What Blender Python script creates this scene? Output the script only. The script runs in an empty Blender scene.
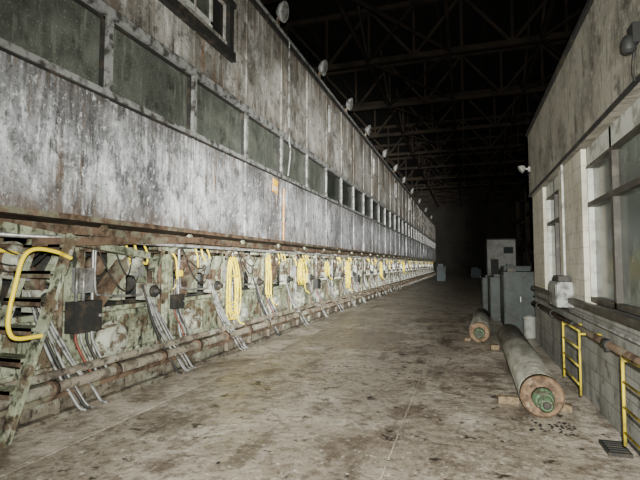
import bpy, math, random
from mathutils import Vector, Matrix
random.seed(7)
D=bpy.data; C=bpy.context
# ------------------------------------------------------------------ materials
def nmat(name, base, layers=(), rough=0.7, metal=0.0, bump=0.0, bscale=30, brick=None, spec=0.3, zg=()):
    m=D.materials.new(name); m.use_nodes=True
    nt=m.node_tree; N=nt.nodes; L=nt.links
    b=N['Principled BSDF']
    b.inputs['Roughness'].default_value=rough; b.inputs['Metallic'].default_value=metal
    b.inputs['Specular IOR Level'].default_value=spec
    geo=N.new('ShaderNodeNewGeometry')
    pos=geo.outputs['Position']
    rgb=N.new('ShaderNodeRGB'); rgb.outputs[0].default_value=(*base,1)
    cur=rgb.outputs[0]
    def noise(vs,ns,det,lo,hi,amt,dist=0.0):
        mp=N.new('ShaderNodeMapping'); L.new(pos,mp.inputs[0]); mp.inputs['Scale'].default_value=vs
        mp.inputs['Location'].default_value=(random.uniform(0,50),random.uniform(0,50),random.uniform(0,50))
        no=N.new('ShaderNodeTexNoise'); L.new(mp.outputs[0],no.inputs[0]); no.inputs['Scale'].default_value=ns
        no.inputs['Detail'].default_value=det; no.inputs['Roughness'].default_value=0.62; no.inputs['Distortion'].default_value=dist
        mr=N.new('ShaderNodeMapRange'); L.new(no.outputs['Fac'],mr.inputs[0])
        mr.inputs[1].default_value=lo; mr.inputs[2].default_value=hi; mr.inputs[3].default_value=0; mr.inputs[4].default_value=amt
        return mr.outputs[0]
    def mul(a,c):
        q=N.new('ShaderNodeMath'); q.operation='MULTIPLY'; L.new(a,q.inputs[0]); L.new(c,q.inputs[1]); return q.outputs[0]
    def mixc(fac,col):
        mx=N.new('ShaderNodeMix'); mx.data_type='RGBA'
        L.new(fac,mx.inputs[0]); L.new(cur,mx.inputs[6]); mx.inputs[7].default_value=(*col,1); return mx.outputs[2]
    if brick:
        sx=N.new('ShaderNodeSeparateXYZ'); L.new(pos,sx.inputs[0])
        ad=N.new('ShaderNodeMath'); L.new(sx.outputs[0],ad.inputs[0]); L.new(sx.outputs[1],ad.inputs[1])
        cb=N.new('ShaderNodeCombineXYZ'); L.new(ad.outputs[0],cb.inputs[0]); L.new(sx.outputs[2],cb.inputs[1])
        bt=N.new('ShaderNodeTexBrick'); L.new(cb.outputs[0],bt.inputs['Vector'])
        bt.inputs['Scale'].default_value=1; bt.inputs['Brick Width'].default_value=0.4; bt.inputs['Row Height'].default_value=0.2
        bt.inputs['Mortar Size'].default_value=0.005; bt.inputs['Mortar Smooth'].default_value=0.3
        bt.inputs['Color1'].default_value=(*base,1); bt.inputs['Color2'].default_value=(*[c*0.86 for c in base],1)
        bt.inputs['Mortar'].default_value=(*brick,1)
        cur=bt.outputs['Color']
    for ly in layers:
        (col,vs,ns,lo,hi,det,amt)=ly[:7]
        f=noise(vs,ns,det,lo,hi,amt)
        if len(ly)>7: f=mul(f,noise((1,1,.8),ly[7],8,.45,.58,1.0))
        cur=mixc(f,col)
    if zg:
        sz=N.new('ShaderNodeSeparateXYZ'); L.new(pos,sz.inputs[0])
        for (z0,z1,col,amt,vs,ns) in zg:
            mr=N.new('ShaderNodeMapRange'); L.new(sz.outputs[2],mr.inputs[0])
            mr.inputs[1].default_value=z0; mr.inputs[2].default_value=z1; mr.inputs[3].default_value=1; mr.inputs[4].default_value=0
            f=mul(mr.outputs[0],noise(vs,ns,10,.38,.58,amt)); cur=mixc(f,col)
    L.new(cur,b.inputs['Base Color'])
    if bump>0:
        no=N.new('ShaderNodeTexNoise'); L.new(pos,no.inputs[0]); no.inputs['Scale'].default_value=bscale; no.inputs['Detail'].default_value=6
        bp=N.new('ShaderNodeBump'); bp.inputs['Strength'].default_value=bump; bp.inputs['Distance'].default_value=0.02
        L.new(no.outputs['Fac'],bp.inputs['Height']); L.new(bp.outputs[0],b.inputs['Normal'])
    return m
O=(1,1,1)
M={}
M['hood']=nmat('hood_weathered_aluminium',(.36,.365,.375),[
    ((.10,.10,.105),(1,1,.9),.8,.42,.60,14,.85),
    ((.68,.69,.71),(1,1,.7),1.5,.50,.64,14,.9),
    ((.76,.76,.78),(1,6,1.0),2.2,.52,.68,12,.85,1.1),
    ((.035,.033,.03),(1,10,1.1),2.0,.52,.64,12,.9,.9),
    ((.045,.045,.045),(1,1,.7),5,.51,.64,14,.8),
    ((.80,.80,.83),(1,1.6,1),12,.56,.68,10,.7),
    ((.025,.025,.025),(1,1.3,1),24,.54,.66,8,.7),
    ((.80,.80,.82),O,45,.60,.70,5,.5),
    ((.13,.075,.03),(1,7,.6),1.6,.53,.65,10,.8,.7)],rough=.55,metal=0,bump=.35,bscale=18,
    zg=[(3.6,3.0,(.06,.05,.04),.85,(1,9,.4),2.0),(2.12,2.45,(.09,.06,.04),.85,(1,2,1),3.0)])
M['hoodup']=nmat('hood_upper_stained_panels',(.31,.295,.265),[
    ((.09,.078,.062),(1,1,.7),.9,.42,.60,12,.85),
    ((.50,.49,.46),(1,1,.7),1.8,.52,.66,14,.8),
    ((.60,.59,.56),(1,6,.7),1.8,.53,.68,12,.8,1.0),
    ((.14,.075,.028),(1,5,.25),1.4,.50,.61,10,.9,.8),
    ((.02,.018,.016),(1,8,.5),1.8,.53,.66,12,.9,.8),
    ((.03,.028,.025),(1,1,.8),7,.52,.66,14,.7),
    ((.03,.028,.025),O,24,.55,.66,8,.6),
    ((.62,.60,.56),O,30,.60,.70,6,.5)],rough=.65,bump=.3,bscale=18,
    zg=[(7.0,6.0,(.05,.035,.022),.8,(1,6,.3),2.0),(4.66,5.0,(.07,.055,.04),.8,(1,2,1),3.0)])
M['trim']=nmat('hood_trim_metal',(.24,.24,.23),[((.035,.03,.025),O,6,.46,.60,10,.9)],rough=.6,metal=.2)
M['darksteel']=nmat('dark_steel',(.018,.018,.017),[((.06,.045,.03),O,5,.5,.65,6,.7)],rough=.6)
M['pane']=nmat('dirty_window_pane',(.055,.060,.050),[((.115,.12,.10),(1,1,.8),3,.44,.72,14,.8),((.02,.022,.018),O,4,.5,.68,14,.75),((.17,.17,.145),(1,6,.8),2,.55,.7,10,.6),
    ((.24,.24,.2),O,40,.58,.68,6,.6)],rough=.35,spec=.4)
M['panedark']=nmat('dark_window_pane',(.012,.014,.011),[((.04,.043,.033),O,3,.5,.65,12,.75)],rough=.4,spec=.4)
M['green']=nmat('pale_green_machine_paint',(.28,.30,.205),[((.11,.12,.08),O,2.5,.44,.6,10,.85),((.085,.055,.033),O,3,.51,.58,12,.9),
    ((.46,.46,.38),O,8,.55,.68,10,.7),((.012,.012,.010),(1,4,.8),3,.54,.64,10,.9),((.012,.012,.010),O,14,.53,.64,8,.8)],rough=.5,bump=.2)
M['rust']=nmat('rusted_steel',(.105,.068,.043),[((.028,.018,.012),O,6,.45,.6,10,.9),((.16,.16,.11),O,3,.52,.62,10,.7)],rough=.8,bump=.4)
M['base']=nmat('base_beam_grime',(.14,.118,.088),[((.045,.034,.024),O,4,.44,.6,10,.9),((.20,.205,.155),(1,.6,1),3,.52,.64,8,.8),((.015,.013,.010),O,14,.53,.63,10,.85)],rough=.75,bump=.35)
M['black']=nmat('black_grime_and_interior_dark',(.008,.008,.007),[((.02,.016,.012),O,4,.5,.65,6,.8)],rough=.7)  # grime crumbs, and the painted darkness of hood and machine interiors
M['yellow']=nmat('yellow_safety_paint',(.80,.60,.012),[((.30,.19,.02),O,8,.55,.66,8,.8)],rough=.45,spec=.5)
M['yellowold']=nmat('grimy_yellow_paint',(.46,.36,.02),[((.12,.10,.03),O,10,.48,.62,8,.85)],rough=.5,spec=.4)
M['hoseY']=nmat('yellow_rubber_hose',(.78,.62,.02),[((.25,.18,.02),O,12,.52,.66,6,.7)],rough=.5)
M['hoseG']=nmat('grey_braided_hose',(.22,.22,.21),[((.05,.045,.04),O,9,.47,.6,8,.9)],rough=.55,metal=.2)
M['hoseR']=nmat('red_brown_hose',(.16,.04,.025),[((.05,.03,.02),O,9,.5,.62,8,.7)],rough=.6)
M['steelG']=nmat('galvanised_steel',(.27,.27,.26),[((.08,.065,.05),O,7,.46,.62,8,.85)],rough=.45,metal=.5)
M['cast']=nmat('cast_gear_cover',(.30,.31,.25),[((.07,.045,.028),O,7,.47,.6,9,.9)],rough=.5,bump=.2)
M['floor']=nmat('stained_concrete_floor',(.36,.315,.255),[
    ((.19,.158,.12),O,.5,.42,.60,10,.8),
    ((.52,.47,.39),O,1.1,.50,.64,12,.8),
    ((.095,.07,.05),O,2.2,.53,.65,12,.85),
    ((.06,.044,.031),(1.2,.35,1),1.8,.56,.66,12,.8),
    ((.10,.074,.054),O,11,.50,.62,10,.7),
    ((.66,.61,.52),O,13,.59,.69,8,.7),
    ((.05,.038,.028),O,34,.54,.66,6,.7),
    ((.68,.63,.55),O,50,.60,.70,5,.5),
    ((.018,.013,.009),O,5,.61,.65,8,.9)],rough=.42,bump=.8,bscale=9,spec=.5)
M['floorpale']=nmat('worn_pale_concrete',(.50,.45,.37),[((.19,.155,.12),O,.8,.40,.60,12,.9),((.11,.085,.06),O,4,.50,.64,12,.85),((.66,.61,.52),O,16,.57,.70,8,.7),((.06,.045,.032),O,34,.55,.66,6,.6)],rough=.6,bump=.6,bscale=12)
M['block']=nmat('painted_block_wall',(.46,.43,.35),[((.26,.24,.19),(1,2,.8),1.5,.48,.66,10,.75),((.12,.11,.08),O,6,.56,.68,10,.65)],rough=.65,brick=(.24,.23,.18),bump=.15)
M['blockgrey']=nmat('grey_block_wall',(.24,.235,.21),[((.10,.098,.08),(1,2,.8),1.5,.44,.62,10,.85),((.05,.045,.038),O,6,.54,.67,10,.75)],rough=.7,brick=(.07,.07,.06),bump=.2)
M['header']=nmat('precast_header',(.25,.235,.19),[((.11,.10,.08),(1,1.2,.8),1.5,.43,.62,12,.85),((.36,.34,.285),O,14,.52,.68,8,.6),((.045,.04,.032),O,5,.55,.68,12,.7),((.04,.036,.03),(1,8,.8),2,.56,.68,10,.7)],rough=.75,bump=.4,bscale=30)
M['frame']=nmat('window_frame_brown',(.035,.03,.025),[((.09,.08,.065),O,6,.5,.65,6,.7)],rough=.5)
M['framew']=nmat('window_frame_white',(.40,.40,.36),[((.14,.13,.11),O,6,.47,.62,8,.8)],rough=.5)
M['glass']=nmat('dusty_glass_painted_reflection',(.060,.072,.060),[((.19,.21,.18),(1,1.2,.6),1.2,.44,.62,10,.85),((.02,.024,.02),O,2,.48,.62,10,.85)],rough=.15,spec=.5)  # dirty opaque panes; pale green patches paint reflections into the colour
M['cab']=nmat('cabinet_green_grey',(.020,.027,.024),[((.007,.009,.008),O,2.5,.46,.62,12,.85),((.04,.048,.042),O,9,.54,.68,10,.7)],rough=.5,spec=.2)
M['roll']=nmat('press_roll_cover',(.25,.245,.205),[((.10,.095,.075),(3,.7,3),2.0,.44,.6,10,.85),((.38,.36,.30),O,10,.55,.68,8,.7),((.07,.045,.028),O,4,.54,.66,10,.8),((.04,.03,.02),O,22,.56,.68,8,.6)],rough=.6,bump=.15)
M['rollend']=nmat('rusted_roll_end',(.15,.095,.055),[((.05,.03,.018),O,9,.43,.6,10,.9),((.28,.22,.15),O,12,.56,.68,8,.6)],rough=.75,bump=.3)
M['hub']=nmat('green_oxidised_hub',(.05,.09,.045),[((.04,.028,.018),O,14,.47,.58,8,.9),((.26,.31,.25),O,25,.58,.68,6,.7)],rough=.6,bump=.3)
M['wood']=nmat('old_timber',(.17,.125,.075),[((.08,.055,.03),(4,1,8),5,.45,.62,8,.85)],rough=.8)
M['white']=nmat('white_panel',(.32,.32,.30),[((.15,.145,.12),O,1.0,.48,.65,8,.7)],rough=.7,spec=.15)
M['bucket']=nmat('off_white_plastic',(.24,.24,.22),[((.10,.09,.075),O,6,.5,.65,8,.7)],rough=.5)
M['far']=nmat('dull_grey_panel',(.035,.042,.045),[((.02,.02,.018),O,1,.5,.65,8,.6)],rough=.7,spec=.15)
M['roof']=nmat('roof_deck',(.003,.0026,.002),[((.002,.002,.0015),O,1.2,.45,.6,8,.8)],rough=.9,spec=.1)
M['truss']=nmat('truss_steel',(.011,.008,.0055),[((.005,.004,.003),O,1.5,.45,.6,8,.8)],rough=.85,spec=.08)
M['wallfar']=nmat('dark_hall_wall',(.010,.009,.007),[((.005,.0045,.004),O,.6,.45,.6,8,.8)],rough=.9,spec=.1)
M['orange']=nmat('orange_sign',(.85,.35,.03),[((.7,.6,.3),O,25,.55,.6,2,.8)],rough=.5)
M['paper']=nmat('tag_white',(.6,.58,.5),rough=.7)

# ------------------------------------------------------------------ builder
class B:
    def __init__(s): s.v=[];s.f=[];s.m=[];s.sm=[];s.mats=[]
    def mi(s,k):
        if k not in s.mats: s.mats.append(k)
        return s.mats.index(k)
    def add(s,vs,fs,k,smooth=False):
        o=len(s.v); s.v+= [tuple(v) for v in vs]; i=s.mi(k)
        for f in fs: s.f.append([o+a for a in f]); s.m.append(i); s.sm.append(smooth)
    def box(s,a,b,k):
        (x0,y0,z0),(x1,y1,z1)=a,b
        vs=[(x0,y0,z0),(x1,y0,z0),(x1,y1,z0),(x0,y1,z0),(x0,y0,z1),(x1,y0,z1),(x1,y1,z1),(x0,y1,z1)]
        s.add(vs,[(0,3,2,1),(4,5,6,7),(0,1,5,4),(1,2,6,5),(2,3,7,6),(3,0,4,7)],k)
    def beam(s,p0,p1,w,h,k,up=(0,0,1)):
        p0=Vector(p0);p1=Vector(p1);d=(p1-p0).normalized()
        u=Vector(up)
        if abs(d.dot(u))>.98: u=Vector((1,0,0))
        r=d.cross(u).normalized(); u=r.cross(d).normalized()
        vs=[]
        for p in (p0,p1):
            for a,b in ((-1,-1),(1,-1),(1,1),(-1,1)): vs.append(p+r*a*w/2+u*b*h/2)
        s.add(vs,[(3,2,1,0),(4,5,6,7),(0,1,5,4),(1,2,6,5),(2,3,7,6),(3,0,4,7)],k)
    def lathe(s,p0,axis,prof,k,seg=24,smooth=True):
        p0=Vector(p0);d=Vector(axis).normalized()
        u=Vector((0,0,1)) if abs(d.z)<.9 else Vector((1,0,0))
        r=d.cross(u).normalized();u=r.cross(d)
        vs=[]
        for t,ra in prof:
            for i in range(seg):
                a=2*math.pi*i/seg
                vs.append(p0+d*t+(r*math.cos(a)+u*math.sin(a))*max(ra,1e-4))
        n=len(prof);fs=[]
        for j in range(n-1):
            for i in range(seg):
                i2=(i+1)%seg
                fs.append((j*seg+i,j*seg+i2,(j+1)*seg+i2,(j+1)*seg+i))
        s.add(vs,fs,k,False)
        if smooth:
            base=len(s.sm)-len(fs)
            for j in range(n-1):
                if abs(prof[j+1][0]-prof[j][0])>1e-6 :
                    for i in range(seg): s.sm[base+j*seg+i]= True if abs(prof[j][1]-prof[j+1][1])<.5*abs(prof[j+1][0]-prof[j][0]) else False
        o=len(s.v)-n*seg;i_=s.mi(k)
        s.f.append([o+i for i in range(seg)][::-1]);s.m.append(i_);s.sm.append(False)
        s.f.append([o+(n-1)*seg+i for i in range(seg)]);s.m.append(i_);s.sm.append(False)
    def cyl(s,p0,p1,r,k,seg=16,r2=None):
        d=Vector(p1)-Vector(p0); s.lathe(p0,d,[(0,r),(d.length,r if r2 is None else r2)],k,seg)
    def tube(s,pts,r,k,seg=8,sub=6,closed=False):
        P=[Vector(p) for p in pts]; n=len(P); out=[]
        if sub>1:
            rng=range(n) if closed else range(n-1)
            for i in rng:
                a=P[(i-1)%n] if (closed or i>0) else P[0]*2-P[1]
                b=P[i];c=P[(i+1)%n]
                d=P[(i+2)%n] if (closed or i+2<n) else P[-1]*2-P[-2]
                for q in range(sub):
                    t=q/sub
                    out.append(.5*((2*b)+(c-a)*t+(2*a-5*b+4*c-d)*t*t+(3*b-a-3*c+d)*t**3))
            if not closed: out.append(P[-1])
        else: out=P
        n=len(out);vs=[];pr=None
        for i in range(n):
            d=(out[(i+1)%n]-out[i-1]) if closed else (out[min(i+1,n-1)]-out[max(i-1,0)])
            d.normalize()
            if pr is None:
                u=Vector((0,0,1)) if abs(d.z)<.9 else Vector((1,0,0))
                pr=d.cross(u).normalized()
            r_=(pr-d*pr.dot(d)).normalized();pr=r_;u=r_.cross(d)
            for j in range(seg):
                a=2*math.pi*j/seg
                vs.append(out[i]+(r_*math.cos(a)+u*math.sin(a))*r)
        fs=[]
        for i in range(n if closed else n-1):
            i2=(i+1)%n
            for j in range(seg):
                j2=(j+1)%seg
                fs.append((i*seg+j,i2*seg+j,i2*seg+j2,i*seg+j2))
        s.add(vs,fs,k,True)
        if not closed:
            s.add([vs[j] for j in range(seg)],[list(range(seg))],k)
            s.add([vs[(n-1)*seg+j] for j in range(seg)],[list(range(seg))[::-1]],k)
    def mesh(s,name):
        me=D.meshes.new(name); me.from_pydata(s.v,[],s.f)
        for k in s.mats: me.materials.append(M[k])
        me.polygons.foreach_set('material_index',s.m); me.polygons.foreach_set('use_smooth',s.sm)
        me.update(); return me
    def obj(s,name,loc=(0,0,0),bevel=0,rot=None,par=None):
        o=D.objects.new(name,s.mesh(name)); C.scene.collection.objects.link(o); o.location=loc
        if par: o.parent=par
        if rot: o.rotation_euler=rot
        if bevel:
            b=o.modifiers.new('bevel','BEVEL'); b.width=bevel; b.segments=2; b.limit_method='ANGLE'; b.angle_limit=math.radians(50)
        return o
def inst(me,name,loc,rot=(0,0,0),sc=(1,1,1),par=None):
    o=D.objects.new(name,me); C.scene.collection.objects.link(o); o.location=loc; o.rotation_euler=rot; o.scale=sc
    if par: o.parent=par
    return o
def empty(name):
    o=D.objects.new(name,None); C.scene.collection.objects.link(o); return o

PITCH=1.78; Y0=4.25; N0=-3; N1=35
YS=Y0+N0*PITCH; YE=Y0+N1*PITCH
# ------------------------------------------------------------------ shell
b=B(); b.box((-14,-6,-.2),(10,74,0),'floor'); b.obj('floor')
b=B()
b.box((-3.95,-1,0),(-3.35,60,.003),'floorpale'); b.obj('floor_trim_pale_strip')
b=B(); b.box((-.633,-1,.0),(-.624,66,.003),'floorpale')
b.obj('floor_trim_joint_strip')
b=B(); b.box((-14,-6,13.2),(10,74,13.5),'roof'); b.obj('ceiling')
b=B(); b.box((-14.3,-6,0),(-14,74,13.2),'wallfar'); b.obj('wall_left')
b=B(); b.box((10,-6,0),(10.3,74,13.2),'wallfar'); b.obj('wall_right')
b=B(); b.box((-14,74,0),(10,74.3,13.2),'wallfar')
for i in range(12): b.box((-13.8+i*2,73.9,0),(-13.6+i*2,74,13.2),'truss')
b.box((-14,73.8,4.8),(10,74,5.1),'truss'); b.obj('wall_back')
b=B(); b.box((-14,-6.3,0),(10,-6,13.2),'wallfar'); b.obj('wall_front')
b=B()
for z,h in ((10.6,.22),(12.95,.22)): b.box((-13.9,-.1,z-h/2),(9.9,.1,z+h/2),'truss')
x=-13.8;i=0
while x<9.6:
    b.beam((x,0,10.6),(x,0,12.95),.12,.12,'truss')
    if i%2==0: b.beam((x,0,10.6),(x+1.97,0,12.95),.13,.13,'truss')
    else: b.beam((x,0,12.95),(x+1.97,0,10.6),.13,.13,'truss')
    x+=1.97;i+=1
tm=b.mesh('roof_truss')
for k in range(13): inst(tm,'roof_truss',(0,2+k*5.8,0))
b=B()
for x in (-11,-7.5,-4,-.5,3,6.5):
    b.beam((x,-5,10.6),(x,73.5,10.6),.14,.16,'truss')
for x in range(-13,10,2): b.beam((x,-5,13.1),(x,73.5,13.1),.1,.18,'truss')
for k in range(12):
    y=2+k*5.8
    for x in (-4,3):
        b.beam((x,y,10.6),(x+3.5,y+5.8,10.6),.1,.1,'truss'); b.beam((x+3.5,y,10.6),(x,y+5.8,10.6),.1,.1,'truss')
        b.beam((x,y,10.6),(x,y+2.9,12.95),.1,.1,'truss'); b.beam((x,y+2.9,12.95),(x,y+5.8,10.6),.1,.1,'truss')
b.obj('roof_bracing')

# ------------------------------------------------------------------ hood
X=-4.05
b=B()
b.box((-8.5,YS,2.14),(X-.12,YE,7.0),'black')  # solid near-black core paints the darkness inside hatch and seams
b.box((-8.6,YS,7.0),(X+.06,YE,7.08),'trim')
b.box((-5.3,YS,2.08),(X,YE,2.14),'rust')
for n in range(N0,N1):
    y=Y0+n*PITCH; g=.008
    dx=random.uniform(-.008,.008)
    b.box((X-.12,y+g,2.14),(X+dx,y+PITCH-g,3.60),'hood')
    if n not in (0,1):
        b.box((X-.12,y+g,4.66),(X+random.uniform(-.008,.008),y+PITCH-g,7.0),'hoodup')
    w=.02 if n!=3 else .05
    b.box((X,y-w,2.14),(X+.015,y+w,3.60),'hood'); b.box((X,y-w*.8,4.66),(X+.02,y+w*.8,7.0),'hoodup')
    for zz in [2.2+q*.17 for q in range(9)]:
        if n<8: b.lathe((X+.014,y,zz),(1,0,0),[(0,.012),(.006,.008)],'trim',6,False)
    fk='trim'
    b.box((X-.10,y-.045,3.60),(X+.035,y+.045,4.66),fk)
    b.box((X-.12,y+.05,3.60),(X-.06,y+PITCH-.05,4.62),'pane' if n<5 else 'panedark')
    b.box((X-.06,y+.05,3.66),(X-.01,y+.08,4.56),'darksteel'); b.box((X-.06,y+PITCH-.08,3.66),(X-.01,y+PITCH-.05,4.56),'darksteel')
    b.box((X-.06,y+.05,3.66),(X-.01,y+PITCH-.05,3.69),'darksteel'); b.box((X-.06,y+.05,4.53),(X-.01,y+PITCH-.05,4.56),'darksteel')
b.box((X-.12,YS,3.59),(X+.05,YE,3.66),'trim'); b.box((X-.12,YS,3.565),(X+.03,YE,3.588),'darksteel')
b.box((X-.12,YS,4.56),(X+.05,YE,4.68),'trim'); b.box((X-.1,YS,4.68),(X+.02,YE,4.71),'darksteel')
b.box((X,YS,5.55),(X+.025,YE,5.6),'hoodup')
b.box((X,YS,6.88),(X+.05,YE,7.0),'darksteel')
ya,yb=Y0,Y0+2*PITCH
b.box((X-.12,ya,4.71),(X,yb,5.30),'hoodup'); b.box((X-.12,ya,6.35),(X,yb,7.0),'hoodup')
b.box((X-.12,ya,5.30),(X,ya+.5,6.35),'hoodup'); b.box((X-.12,yb-.70,5.30),(X,yb,6.35),'hoodup')
b.box((X,ya+.4,5.30),(X+.10,yb-.6,5.46),'darksteel'); b.box((X,ya+.4,6.3),(X+.1,yb-.6,6.4),'darksteel')
b.box((X,ya+.45,5.46),(X+.08,ya+.6,6.3),'darksteel'); b.box((X,yb-.8,5.46),(X+.08,yb-.65,6.3),'darksteel')
b.box((X-.1,ya+1.4,5.5),(X-.03,ya+1.46,6.35),'framew'); b.box((X-.1,ya+2.3,5.5),(X-.03,ya+2.36,6.35),'framew')
b.box((X-.1,ya+1.4,5.7),(X-.03,ya+2.36,5.76),'framew'); b.box((X-.1,ya+1.46,5.76),(X-.06,ya+2.3,6.35),'pane')
for yy in (13.4,20.6,27.8,35):
    b.box((X,yy,5.75),(X+.05,yy+.9,6.6),'trim'); b.box((X+.05,yy+.08,5.83),(X+.06,yy+.82,6.52),'hoodup')
b.tube([(X+.05,9.95,7.0),(X+.05,9.95,4.8),(X+.09,9.95,4.3),(X+.05,9.9,3.7)],.02,'trim',6,3)
b.beam((X+.055,9.63,2.15),(X+.055,9.63,3.35),.02,.02,'orange')
b.obj('dryer_hood')
b=B()
b.box((-.15,-.06,0),(.05,.06,.10),'rust'); b.beam((0,0,.08),(.1,0,.30),.06,.06,'rust')
b.lathe((.02,0,.34),(1,0,-.25),[(0,.05),(.02,.12),(.10,.20),(.16,.23),(.18,.23),(.19,.19)],'trim',20)
b.lathe((.16,0,.30),(1,0,-.25),[(0,.16),(.05,.16)],'steelG',20)
lm=b.mesh('flood_lamp')
for y in (6.0,9.3,12.4,15.6,18.9,23.2,27,31,36,42,49,57): inst(lm,'flood_lamp',(X,y,7.08))
b=B(); 
b.box((0,-.13,0),(.012,.13,.30),'orange'); b.box((.012,-.10,.05),(.014,.10,.13),'paper'); b.box((.012,-.1,.17),(.014,.1,.26),'yellow')
b.box((-.03,-.01,.1),(0,.01,.2),'trim')
b.obj('warning_sign',(X+.055,9.10,3.18),rot=(math.radians(-8),0,0))

# ------------------------------------------------------------------ machine
PM=empty('paper_machine_dryer')
b=B()
b.box((-4.55,YS,0),(-4.12,YE,.22),'base'); b.box((-4.5,YS,.22),(-4.2,YE,.30),'base')
b.box((-4.12,YS,0),(-4.02,YE,.05),'base'); b.box((-4.16,YS,.20),(-4.06,YE,.25),'rust')
b.cyl((-4.12,YS,.30),(-4.12,YE,.30),.06,'base',12)
b.cyl((-4.2,YS,.42),(-4.2,YE,.42),.05,'base',12)
y=YS+.3
while y<YE:
    b.box((-4.13,y,.04),(-4.06,y+.06,.2),'base'); b.cyl((-4.12,y-.03,.30),(-4.12,y+.05,.30),.085,'rust',12); y+=PITCH/2
b.obj('base_beam',par=PM)
b=B(); b.box((-8.4,YS,0),(-6.2,YE,2.0),'black'); b.obj('inner_dark_backing',par=PM)  # near-black block paints the dark interior behind the machine openings

def section(v):
    R=random.Random(v*13+1); b=B()
    W=PITCH
    b.box((-.3,-.02,.0),(0,.20,1.77),'green'); b.box((0,.02,.06),(.03,.16,1.6),'green')
    b.box((-.25,W*.5-.06,.8),(-.04,W*.5+.07,1.77),'green')
    b.box((-.35,0,1.62),(-.02,W,1.76),'green'); b.box((-.02,0,1.62),(.05,W,1.65),'rust')
    b.box((-.3,.2,.0),(-.06,W-.02,.68),'green')
    b.box((-.06,.30,.08),(-.02,W-.12,.12),'green'); b.box((-.06,.30,.6),(-.02,W-.12,.66),'green')
    b.box((-.06,1.12,.12),(-.03,1.17,.6),'green')
    b.box((-.1,.2,.68),(.03,W-.02,.74),'green')
    b.lathe((-1.6,W*.5,1.0),(1,0,0),[(0,.75),(1.0,.75),(1.02,.70),(1.0,.66),(.96,.64),(.98,.3),(1.1,.26),(1.12,.12)],'darksteel',32)
    gy=.68;gz=.24+.02
    b.lathe((-.06,gy,gz+.03),(1,0,0),[(0,.25),(.06,.25),(.08,.22),(.16,.20),(.18,.17),(.17,.10),(.24,.09),(.25,.05)],'cast',28)
    for q in range(8):
        a=q*math.pi/4; b.lathe((0,gy+.235*math.cos(a),gz+.03+.235*math.sin(a)),(1,0,0),[(0,.016),(.025,.016)],'rust',6,False)
    b.beam((-.02,.35,.74),(-.02,.98,1.42),.14,.16,'rust',up=(1,0,0)); b.beam((.03,.38,.80),(.03,.95,1.40),.05,.05,'rust',up=(1,0,0))
    b.beam((-.04,1.55,.72),(-.04,1.1,1.40),.12,.14,'green' if v%2 else 'rust',up=(1,0,0))
    b.lathe((-.15,1.03,1.34),(1,0,0),[(0,.2),(.16,.2),(.18,.17),(.22,.15),(.22,.07),(.30,.06)],'cast',24)
    b.lathe((-.15,.45,1.28),(1,0,0),[(0,.13),(.12,.13),(.15,.10),(.2,.05)],'rust',20)
    b.box((-.06,1.2,.78),(.12,1.5,1.02),'cast'); b.cyl((.05,1.35,1.02),(.05,1.35,1.2),.035,'rust',10)
    b.lathe((.12,1.35,.9),(1,0,0),[(0,.09),(.04,.09),(.06,.05),(.12,.04)],'darksteel',16)
    if v%2==0:
        wy=.28;b.cyl((-.02,wy,1.35),(.18,wy,1.35),.015,'steelG',8)
        ring=[(.18,wy+.09*math.cos(a*math.pi/6),1.35+.09*math.sin(a*math.pi/6)) for a in range(12)]
        b.tube(ring,.012,'rust',6,2,True)
        for a in range(3): 
            c=math.cos(a*math.pi/3)*.09;s_=math.sin(a*math.pi/3)*.09; b.cyl((.18,wy-c,1.35-s_),(.18,wy+c,1.35+s_),.008,'rust',6)
    else:
        b.box((.03,-.02,.95),(.15,.20,1.25),'steelG'); b.box((.15,0,.97),(.16,.18,1.23),'steelG')
        b.cyl((.09,.09,.5),(.09,.09,.95),.018,'steelG',8)
    b.tube([(.06,.27,1.7),(.06,.27,.8),(.06,.30,.3),(.10,.33,.05)],.022,'steelG',8,4)
    b.tube([(.04,.33,1.72),(.04,.33,1.0),(.05,.45,.9),(.05,.9,.86),(.05,1.2,.86)],.018,'steelG',6,4)
    b.cyl((.02,0,1.48),(.02,W,1.48),.03,'rust',10)
    b.tube([(.02,1.62,1.7),(.02,1.62,.4),(.06,1.6,.1)],.03,'rust',8,4)
    hs=R.choice([3,4,4,5])
    for q in range(hs):
        yy=1.28+q*.055+R.uniform(-.01,.01); k=R.choice(['hoseG','darksteel','hoseG','hoseG','darksteel','hoseG'])
        zt=.80-.04*q; dy=R.uniform(.05,.25)
        b.tube([(.08,yy-.12,zt+.2),(.14,yy-.1,zt),(.20,yy-.02,.45),(.34,yy+dy*.5,.12),(.46,yy+dy,-.08),(.54,yy+dy+.05,-.24),(.58,yy+dy+.1,-.28)],.017,k,7,5)
    for q in range(3):
        y1=R.uniform(.2,.6);y2=R.uniform(.9,1.5);zs=R.uniform(1.0,1.5)
        b.tube([(.05,y1,1.62),(.10,(y1*2+y2)/3,zs),(.10,(y1+y2*2)/3,zs-.1),(.05,y2,1.5)],.010,'darksteel',6,6)
    if v%3!=2:
        y1=.9+R.uniform(-.1,.1)
        b.tube([(.03,y1,1.60),(.10,y1,1.56),(.12,y1+.03,1.42),(.12,y1+.22,1.30),(.10,y1+.26,1.46),(.03,y1+.26,1.60)],.016,'yellow',8,5)
        b.tube([(.06,y1-.14,1.60),(.09,y1-.1,1.42),(.05,y1-.02,1.22)],.014,'yellow',8,4)
    if v%3==1:
        b.tube([(.03,.1,1.5),(.12,.12,1.35),(.12,.14,1.0),(.05,.15,.9)],.016,'yellow',8,4)
        b.box((.02,.25,1.1),(.1,.33,1.2),'yellow')
    b.box((.0,1.05,1.12),(.09,1.17,1.26),'steelG')
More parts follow.
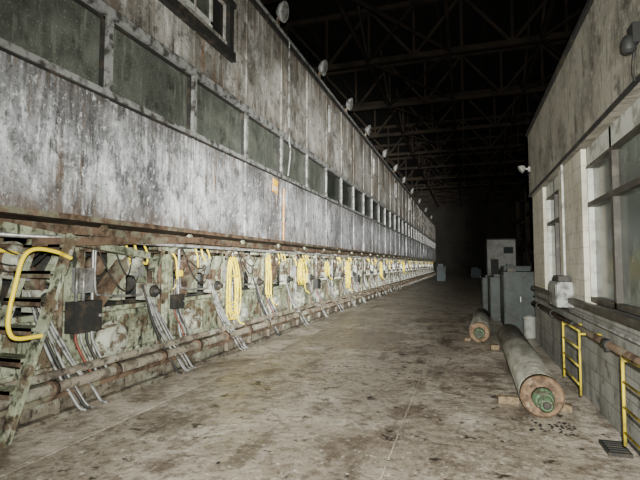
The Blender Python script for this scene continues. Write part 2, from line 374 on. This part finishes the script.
    b.beam((.0,W-.35,1.1),(.0,W-.05,1.62),.08,.10,'green',up=(1,0,0))
    return b.mesh('dryer_section')
secs=[section(v) for v in range(6)]
FX=-4.52
k=0
for n in range(N0,N1):
    inst(secs[k%6],'dryer_section',(FX,Y0+n*PITCH,.30),par=PM); k+=1
b=B()
b.box((0,-.2,0),(.16,.2,.36),'darksteel'); b.box((.16,-.18,.02),(.175,.18,.34),'darksteel'); b.cyl((.175,.14,.18),(.2,.14,.18),.02,'steelG',10)
for q,(dy,k_) in enumerate(((-.12,'hoseR'),(-.04,'hoseG'),(.04,'darksteel'),(.12,'hoseG'))):
    b.tube([(.08,dy,0),(.10,dy,-.12),(.16,dy+.05,-.3),(.26,dy+.12,-.55),(.28,dy+.16,-.78)],.016,k_,7,5)
b.cyl((.06,-.1,.36),(.06,-.1,.75),.02,'steelG',8); b.cyl((.06,.0,.36),(.06,.0,.75),.02,'steelG',8)
jm=b.mesh('junction_box')
for y,s in ((4.28,1),(6.15,.62),(9.6,.7),(13.2,.8),(18.6,.8),(25,.8)): inst(jm,'junction_box',(-4.42,y,.80+(1-s)*.25),sc=(s,s,s),par=PM)
b=B()
b.beam((-4.2,YS,1.98),(-4.2,YE,1.98),.10,.10,'rust'); 
for n in range(N0,N1): b.beam((-4.5,Y0+n*PITCH+.1,1.78),(-4.12,Y0+n*PITCH+.1,2.04),.08,.06,'green')
b.cyl((-4.14,YS,1.88),(-4.14,YE,1.88),.025,'steelG',10)
b.beam((-4.1,2.6,2.0),(-4.35,5.4,1.72),.09,.09,'green'); b.beam((-4.1,3.4,1.82),(-4.1,6.4,1.99),.07,.09,'rust')
b.obj('support_rail',par=PM)

def coil(v,hgt,w,n):
    R=random.Random(v+50); b=B()
    b.cyl((-.12,0,0),(.08,0,0),.02,'steelG',8)
    for q in range(n):
        ww=w*R.uniform(.55,1.15)/2; hh=hgt*R.uniform(.72,1.02); xo=.02+R.uniform(-.02,.09); oy=R.uniform(-.04,.04)
        pts=[(xo,oy,.03),(xo,oy+ww*.7,-hh*.15),(xo+.02,oy+ww,-hh*.55),(xo+.02,oy+ww*.7,-hh*.9),(xo,oy,-hh),(xo,oy-ww*.7,-hh*.9),(xo+.02,oy-ww,-hh*.5),(xo,oy-ww*.6,-hh*.14)]
        b.tube(pts,.013,'hoseY',7,4,True)
    b.tube([(.02,.05,-.1),(.08,.12,-hgt*.5),(.12,.1,-hgt),(.2,.2,-hgt-.12)],.013,'hoseY',7,5)
    b.tube([(.09,-w*.4,-.28*hgt),(.12,0,-.3*hgt),(.09,w*.4,-.28*hgt)],.018,'hoseY',7,3)
    return b.mesh('yellow_hose_coil')
cs=[(7.75,1.15,.40,8,1.70),(9.35,1.0,.18,3,1.78),(11.6,.8,.46,6,1.72),(13.9,.45,.3,4,1.65),(16.6,1.0,.5,6,1.7),(23.7,.8,.5,6,1.7),(33,.7,.5,5,1.7)]
for i,(y,h,w,n,z) in enumerate(cs): inst(coil(i,h,w,n),'yellow_hose_coil',(-4.32,y,z))

b=B()
def lad(z): return 3.0+.65*z/1.85
for x0,z0 in ((-3.9,0),(-4.42,.32)):
    b.beam((x0,lad(z0),z0),(x0,lad(1.9),1.9),.05,.10,'green',up=(0,1,0))
    b.beam((x0+.035,lad(z0)-.045,z0),(x0+.035,lad(1.9)-.045,1.9),.06,.02,'green',up=(0,1,0))
for q in range(6):
    z=.42+q*.27; b.box((-4.40,lad(z)-.1,z),(-3.92,lad(z)+.1,z+.03),'green'); b.box((-4.40,lad(z)-.1,z-.04),(-3.92,lad(z)-.09,z+.03),'rust')
for xx in (-3.84,-4.44):
    b.tube([(xx,3.60,1.66),(xx,3.42,1.72),(xx,3.2,1.74),(xx,3.08,1.66),(xx,3.02,1.45),(xx,2.96,1.15),(xx,2.97,1.0),(xx,3.05,.93),(xx,3.29,.92)],.02,'yellow',10,6)
b.obj('ship_ladder')

# ------------------------------------------------------------------ right building
RX=1.36; YE2=10.3; YB=-2.5
b=B()
b.box((RX,YB,0),(RX+.25,YE2,1.12),'blockgrey')
piers=[(9.0,YE2),(6.15,7.55),(1.6,2.4),(YB,-1.2)]
for a,c in piers: b.box((RX,a,1.12),(RX+.25,c,3.0),'block')
b.box((RX+.25,YE2-.25,0),(6,YE2,4.3),'block')
b.obj('wall_office')
b=B(); b.box((RX-.06,YB,3.0),(RX+.3,YE2,4.3),'header'); b.box((RX-.10,YB,4.3),(RX+.35,YE2+.03,4.36),'darksteel')
b.box((RX+.3,YB,4.2),(6,YE2-.25,4.3),'darksteel')
b.box((RX-.075,YB,3.0),(RX-.06,YE2,3.05),'darksteel'); b.obj('wall_office_header')
b=B(); b.box((RX-.07,YB,1.08),(RX+.0,YE2,1.15),'frame'); b.obj('trim_1')
gaps=[(7.55,9.0),(2.4,6.15),(-1.2,1.6)]
for i,(a,c) in enumerate(gaps):
    b=B(); xg=RX+.10
    z0,z1=1.15,3.0
    b.box((xg+.02,a,z0),(xg+.03,c,z1),'glass')
    b.box((xg-.04,a,z0),(xg+.05,c,z0+.06),'frame'); b.box((xg-.04,a,z1-.22),(xg+.05,c,z1),'framew'); b.box((xg-.05,a,z1-.25),(xg+.05,c,z1-.22),'frame')
    nn=max(1,round((c-a)/.95))
    for q in range(nn+1):
        y=a+(c-a)*q/nn; b.box((xg-.04,max(a,y-.035),z0),(xg+.05,min(c,y+.035),z1),'frame' if q%2 else 'framew')
    b.box((xg-.045,a,2.28),(xg+.05,c,2.34),'frame')
    b.obj('window_%d'%(i+1))
b=B(); b.cyl((RX-.12,1.5,.86),(RX-.12,9.6,.86),.035,'rust',12); b.cyl((RX-.05,1.5,.97),(RX-.05,10,.97),.018,'steelG',8)
for y in (2,3.4,4.8,6.2,7.6,9): b.box((RX-.14,y,.80),(RX,y+.05,.83),'darksteel'); b.cyl((RX-.12,y-.05,.86),(RX-.12,y+.1,.86),.045,'darksteel',12)
b.obj('wall_pipe')
def guard(name,y0,y1,z0,z1):
    b=B(); x=RX-.21
    for y in (y0,y1): b.cyl((x,y,z0-.1),(x,y,z1),.012,'yellowold',8)
    n=4
    for q in range(n): z=z0+(z1-z0)*q/(n-1); b.cyl((x,y0,z),(x,y1,z),.010,'yellowold',8)
    for y in (y0,y1):
        b.cyl((x,y,z1-.03),(x+.21,y,z1-.03),.012,'yellowold',8)
    b.obj(name)
guard('yellow_guard_rail',5.5,6.35,.30,.88); guard('yellow_guard_rail',3.1,4.1,.30,.88)
b=B(); b.box((RX-.20,6.75,1.02),(RX-.001,7.3,1.36),'trim'); b.box((RX-.21,6.78,1.05),(RX-.20,7.27,1.33),'trim'); b.box((RX-.17,6.80,1.36),(RX-.03,7.2,1.44),'darksteel')
b.cyl((RX-.05,7.0,1.44),(RX-.05,7.0,2.99),.018,'framew',8); b.obj('electrical_box',bevel=.008)
b=B(); b.box((-.04,-.05,-.05),(.0,.05,.05),'steelG'); b.beam((-.02,0,0),(-.14,0,.04),.03,.03,'steelG')
b.lathe((-.1,0,.06),(-1,0,-.6),[(0,.04),(.04,.07),(.10,.085),(.11,.07)],'bucket',18); wl=b.mesh('wall_lamp')
inst(wl,'wall_lamp',(RX-.06,10.1,3.55))
b=B(); b.box((-.05,-.06,-.02),(0,.06,.14),'darksteel'); b.lathe((-.06,0,.06),(0,0,-1),[(0,.03),(.02,.045),(.05,.055),(.12,.05),(.14,.03)],'darksteel',16)
b.tube([(-.02,.0,-.02),(-.03,.03,-.2),(-.02,.02,-.3)],.010,'darksteel',6,4); b.obj('bulkhead_lamp',(RX-.06,4.0,3.02+.30))
b=B(); b.box((-.09,-.15,0),(.09,.15,.03),'darksteel')
for q in range(5): b.box((-.07,-.12+q*.05,.03),(.07,-.10+q*.05,.042),'darksteel')
b.obj('drain_grate',(1.2,4.55,0))
# ------------------------------------------------------------------ rolls
def roll(name,p0,p1,r):
    b=B(); p0=Vector(p0);p1=Vector(p1);L_=(p1-p0).length
    ang=-math.atan2((p1-p0).x,(p1-p0).y)
    b.lathe((0,0,0),(0,1,0),[(.0,r*.93),(.02,r*.97),(.14,r*.97),(.15,r),(L_-.15,r),(L_-.14,r*.97),(L_,r*.95)],'roll',48)
    b.lathe((0,-.012,0),(0,1,0),[(0,r*.90),(.02,r*.985),(.13,r*.985)],'rollend',48)
    b.lathe((0,-.30,0),(0,1,0),[(0,.055),(.02,.07),(.14,.07),(.14,.085),(.2,.09),(.22,.105),(.29,.11)],'hub',28)
    b.lathe((0,-.31,0),(0,1,0),[(0,.03),(.012,.04)],'darksteel',16)
    for q in range(8):
        a=q*math.pi/4; b.lathe((r*.70*math.cos(a),-.03,r*.70*math.sin(a)),(0,1,0),[(0,.012),(.03,.012)],'rust',6,False)
    b.lathe((0,L_,0),(0,1,0),[(0,.13),(.08,.12),(.1,.08),(.3,.07)],'hub',24)
    o=b.obj(name,(p0.x,p0.y,r)); o.rotation_euler=(0,0,ang)
roll('press_roll',(.74,5.25,0),(.80,9.7,0),.215)
roll('press_roll',(.24,9.8,0),(.39,13.1,0),.205)
def wood(loc,s,rz):
    b=B(); x,y,z=s
    b.box((-x/2,-y/2,0),(x/2,y/2,z),'wood'); b.box((-x/2*.8,-y/2*.9,z),(x/2*.6,y/2*.9,z+.004),'wood')
    b.obj('timber_chock',loc,bevel=.006,rot=(0,0,rz))
wood((.44,5.7,0),(.22,.10,.075),.1); wood((1.02,5.6,0),(.12,.12,.07),-.2); wood((.49,9.2,0),(.14,.2,.08),.1); wood((.0,10.0,0),(.12,.12,.06),.3)
b=B()
R=random.Random(4)
def rock(b,x,y,s,k):
    vs=[];
    for j in range(3):
        for i in range(6):
            a=i*math.pi/3+R.uniform(-.3,.3); rr=s*(1,.85,.4)[j]*R.uniform(.6,1.1); vs.append((x+rr*math.cos(a),y+rr*math.sin(a),(.001,.35*s,.6*s)[j]))
    fs=[(j*6+i,j*6+(i+1)%6,(j+1)*6+(i+1)%6,(j+1)*6+i) for j in range(2) for i in range(6)]+[(12,13,14,15,16,17)]
    b.add(vs,fs,k)
for q in range(110):
    rock(b,R.uniform(-3,1.1),R.uniform(2.5,16),R.uniform(.006,.022),R.choice(['darksteel','rust','base','base']))
for q in range(45): rock(b,.74+R.uniform(-.18,.25),4.95+R.uniform(-.15,.2),R.uniform(.008,.025),'black')
for q in range(30): rock(b,-3.85+R.uniform(-.12,.12),R.uniform(3,14),R.uniform(.01,.03),R.choice(['base','rust']))
b.obj('floor_debris')
def cabinet(x0,x1,y0,y1,h,doors):
    b=B(); b.box((x0,y0,.08),(x1,y1,h),'cab'); b.box((x0+.03,y0+.03,0),(x1-.03,y1-.03,.08),'darksteel')
    b.box((x0-.015,y0-.015,h),(x1+.015,y1+.015,h+.03),'cab')
    w=(x1-x0)/doors
    for d in range(doors):
        b.box((x0+d*w+.02,y0-.015,.14),(x0+(d+1)*w-.02,y0,h-.05),'cab')
        b.box((x0+(d+1)*w-.07,y0-.04,h*.5),(x0+(d+1)*w-.05,y0-.015,h*.5+.13),'steelG')
        for q in range(5): b.box((x0+d*w+.07,y0-.022,.22+q*.04),(x0+(d+1)*w-.1,y0-.015,.235+q*.04),'darksteel')
    n=3
    for d in range(n):
        yy=y0+(y1-y0)*d/n; b.box((x0-.012,yy+.03,.14),(x0,yy+(y1-y0)/n-.03,h-.05),'cab')
    b.box((x0+.1,y0+.2,h+.03),(x0+.3,y0+.5,h+.11),'darksteel')
    b.obj('electrical_cabinet',bevel=.006)
cabinet(.88,1.72,11.8,13.0,1.38,2); cabinet(.66,1.25,13.6,15,1.2,1); cabinet(1.2,2.0,16,17.5,1.5,2); cabinet(.55,1.05,16.5,18.5,1.1,1)
b=B(); b.lathe((0,0,0),(0,0,1),[(0,.11),(.02,.125),(.42,.125),(.43,.135),(.46,.135),(.46,.11),(.45,.10)],'bucket',24); b.lathe((0,0,.46),(0,0,1),[(0,.11),(.03,.05)],'bucket',20); b.obj('plastic_drum',(1.3,10.75,0))
b=B()
for x in (3.5,5.3,7.1):
    for y in (19,24,29,34): b.box((x-.12,y-.12,0),(x+.12,y+.12,6),'truss')
for y in (19,24,29,34):
    for z in (2.6,4.4,5.9): b.box((3.4,y-.08,z),(7.2,y+.08,z+.2),'truss')
for z in (2.6,4.4,5.9):
    for x in (3.5,7.1): b.box((x-.08,19,z),(x+.08,34,z+.2),'truss')
for k_ in range(3):
    y=19+5*k_; b.beam((3.5,y,.1),(3.5,y+5,2.6),.1,.1,'truss'); b.box((3.7,y+.3,.9),(5.2,y+4.5,2.4),'darksteel'); b.box((3.7,y+.3,0),(4,y+.6,.9),'rust'); b.box((3.8,y+3.9,0),(4.1,y+4.3,.9),'rust'); b.cyl((4.4,y+.4,3.5),(4.4,y+4.6,3.5),.5,'truss',20)
b.obj('machine_support_frame')
b=B(); b.box((2.6,60,0),(6.4,64,4.6),'white'); b.box((2.55,59.95,4.6),(6.5,64.1,4.75),'darksteel')
b.box((3.0,59.96,0),(3.9,60,2.2),'darksteel'); b.box((4.5,59.96,2.9),(5.6,60,3.7),'far'); b.box((4.25,59.94,1.05),(6.05,59.97,1.1),'frame'); b.obj('control_booth')
b=B()
for x,y,s,h in ((-2.6,44,.8,1.6),(.6,56,1.1,1.2)):
    b.box((x,y,0),(x+s,y+s,h*.8),'far'); b.box((x-.03,y-.03,h*.8),(x+s+.03,y+s+.03,h*.84),'far'); b.box((x+.1,y+.1,h*.84),(x+s*.7,y+s*.8,h),'far')
b.obj('stacked_crates')
# ------------------------------------------------------------------ lights
def spot(name,loc,tgt,e,ang,blend,size,falloff,col=(1,1,1)):
    l=D.lights.new(name,'SPOT'); l.energy=e; l.spot_size=math.radians(ang); l.spot_blend=blend; l.shadow_soft_size=size; l.color=col
    l.use_nodes=True; nt=l.node_tree; em=nt.nodes['Emission']; f=nt.nodes.new('ShaderNodeLightFalloff'); f.inputs['Strength'].default_value=1.0
    nt.links.new(f.outputs[falloff],em.inputs['Strength'])
    o=D.objects.new(name,l); C.scene.collection.objects.link(o); o.location=loc
    o.rotation_euler=(Vector(tgt)-Vector(loc)).to_track_quat('-Z','Y').to_euler()
spot('camera_flash',(.08,-.05,1.75),(-2.0,8.5,1.5),720,114,.9,.03,'Linear',(.99,1,.93))  # camera flash; linear falloff carries it further down the hall
spot('flash_fill_beam',(.08,-.05,1.80),(-4.0,11,2.5),190,44,1.0,.03,'Constant',(.99,1,.95))  # added second spot by the flash, no distance falloff, brightens the far hood
w=D.worlds.new('World'); C.scene.world=w; w.use_nodes=True
w.node_tree.nodes['Background'].inputs[0].default_value=(.5,.5,.4,1); w.node_tree.nodes['Background'].inputs[1].default_value=.003
cd=D.cameras.new('camera'); cd.sensor_width=36; cd.lens=450/640*36; cd.clip_end=300
co=D.objects.new('camera',cd); C.scene.collection.objects.link(co); co.location=(0,0,1.6)
co.rotation_euler=(math.radians(90+3.05),0,math.radians(17.9)); C.scene.camera=co
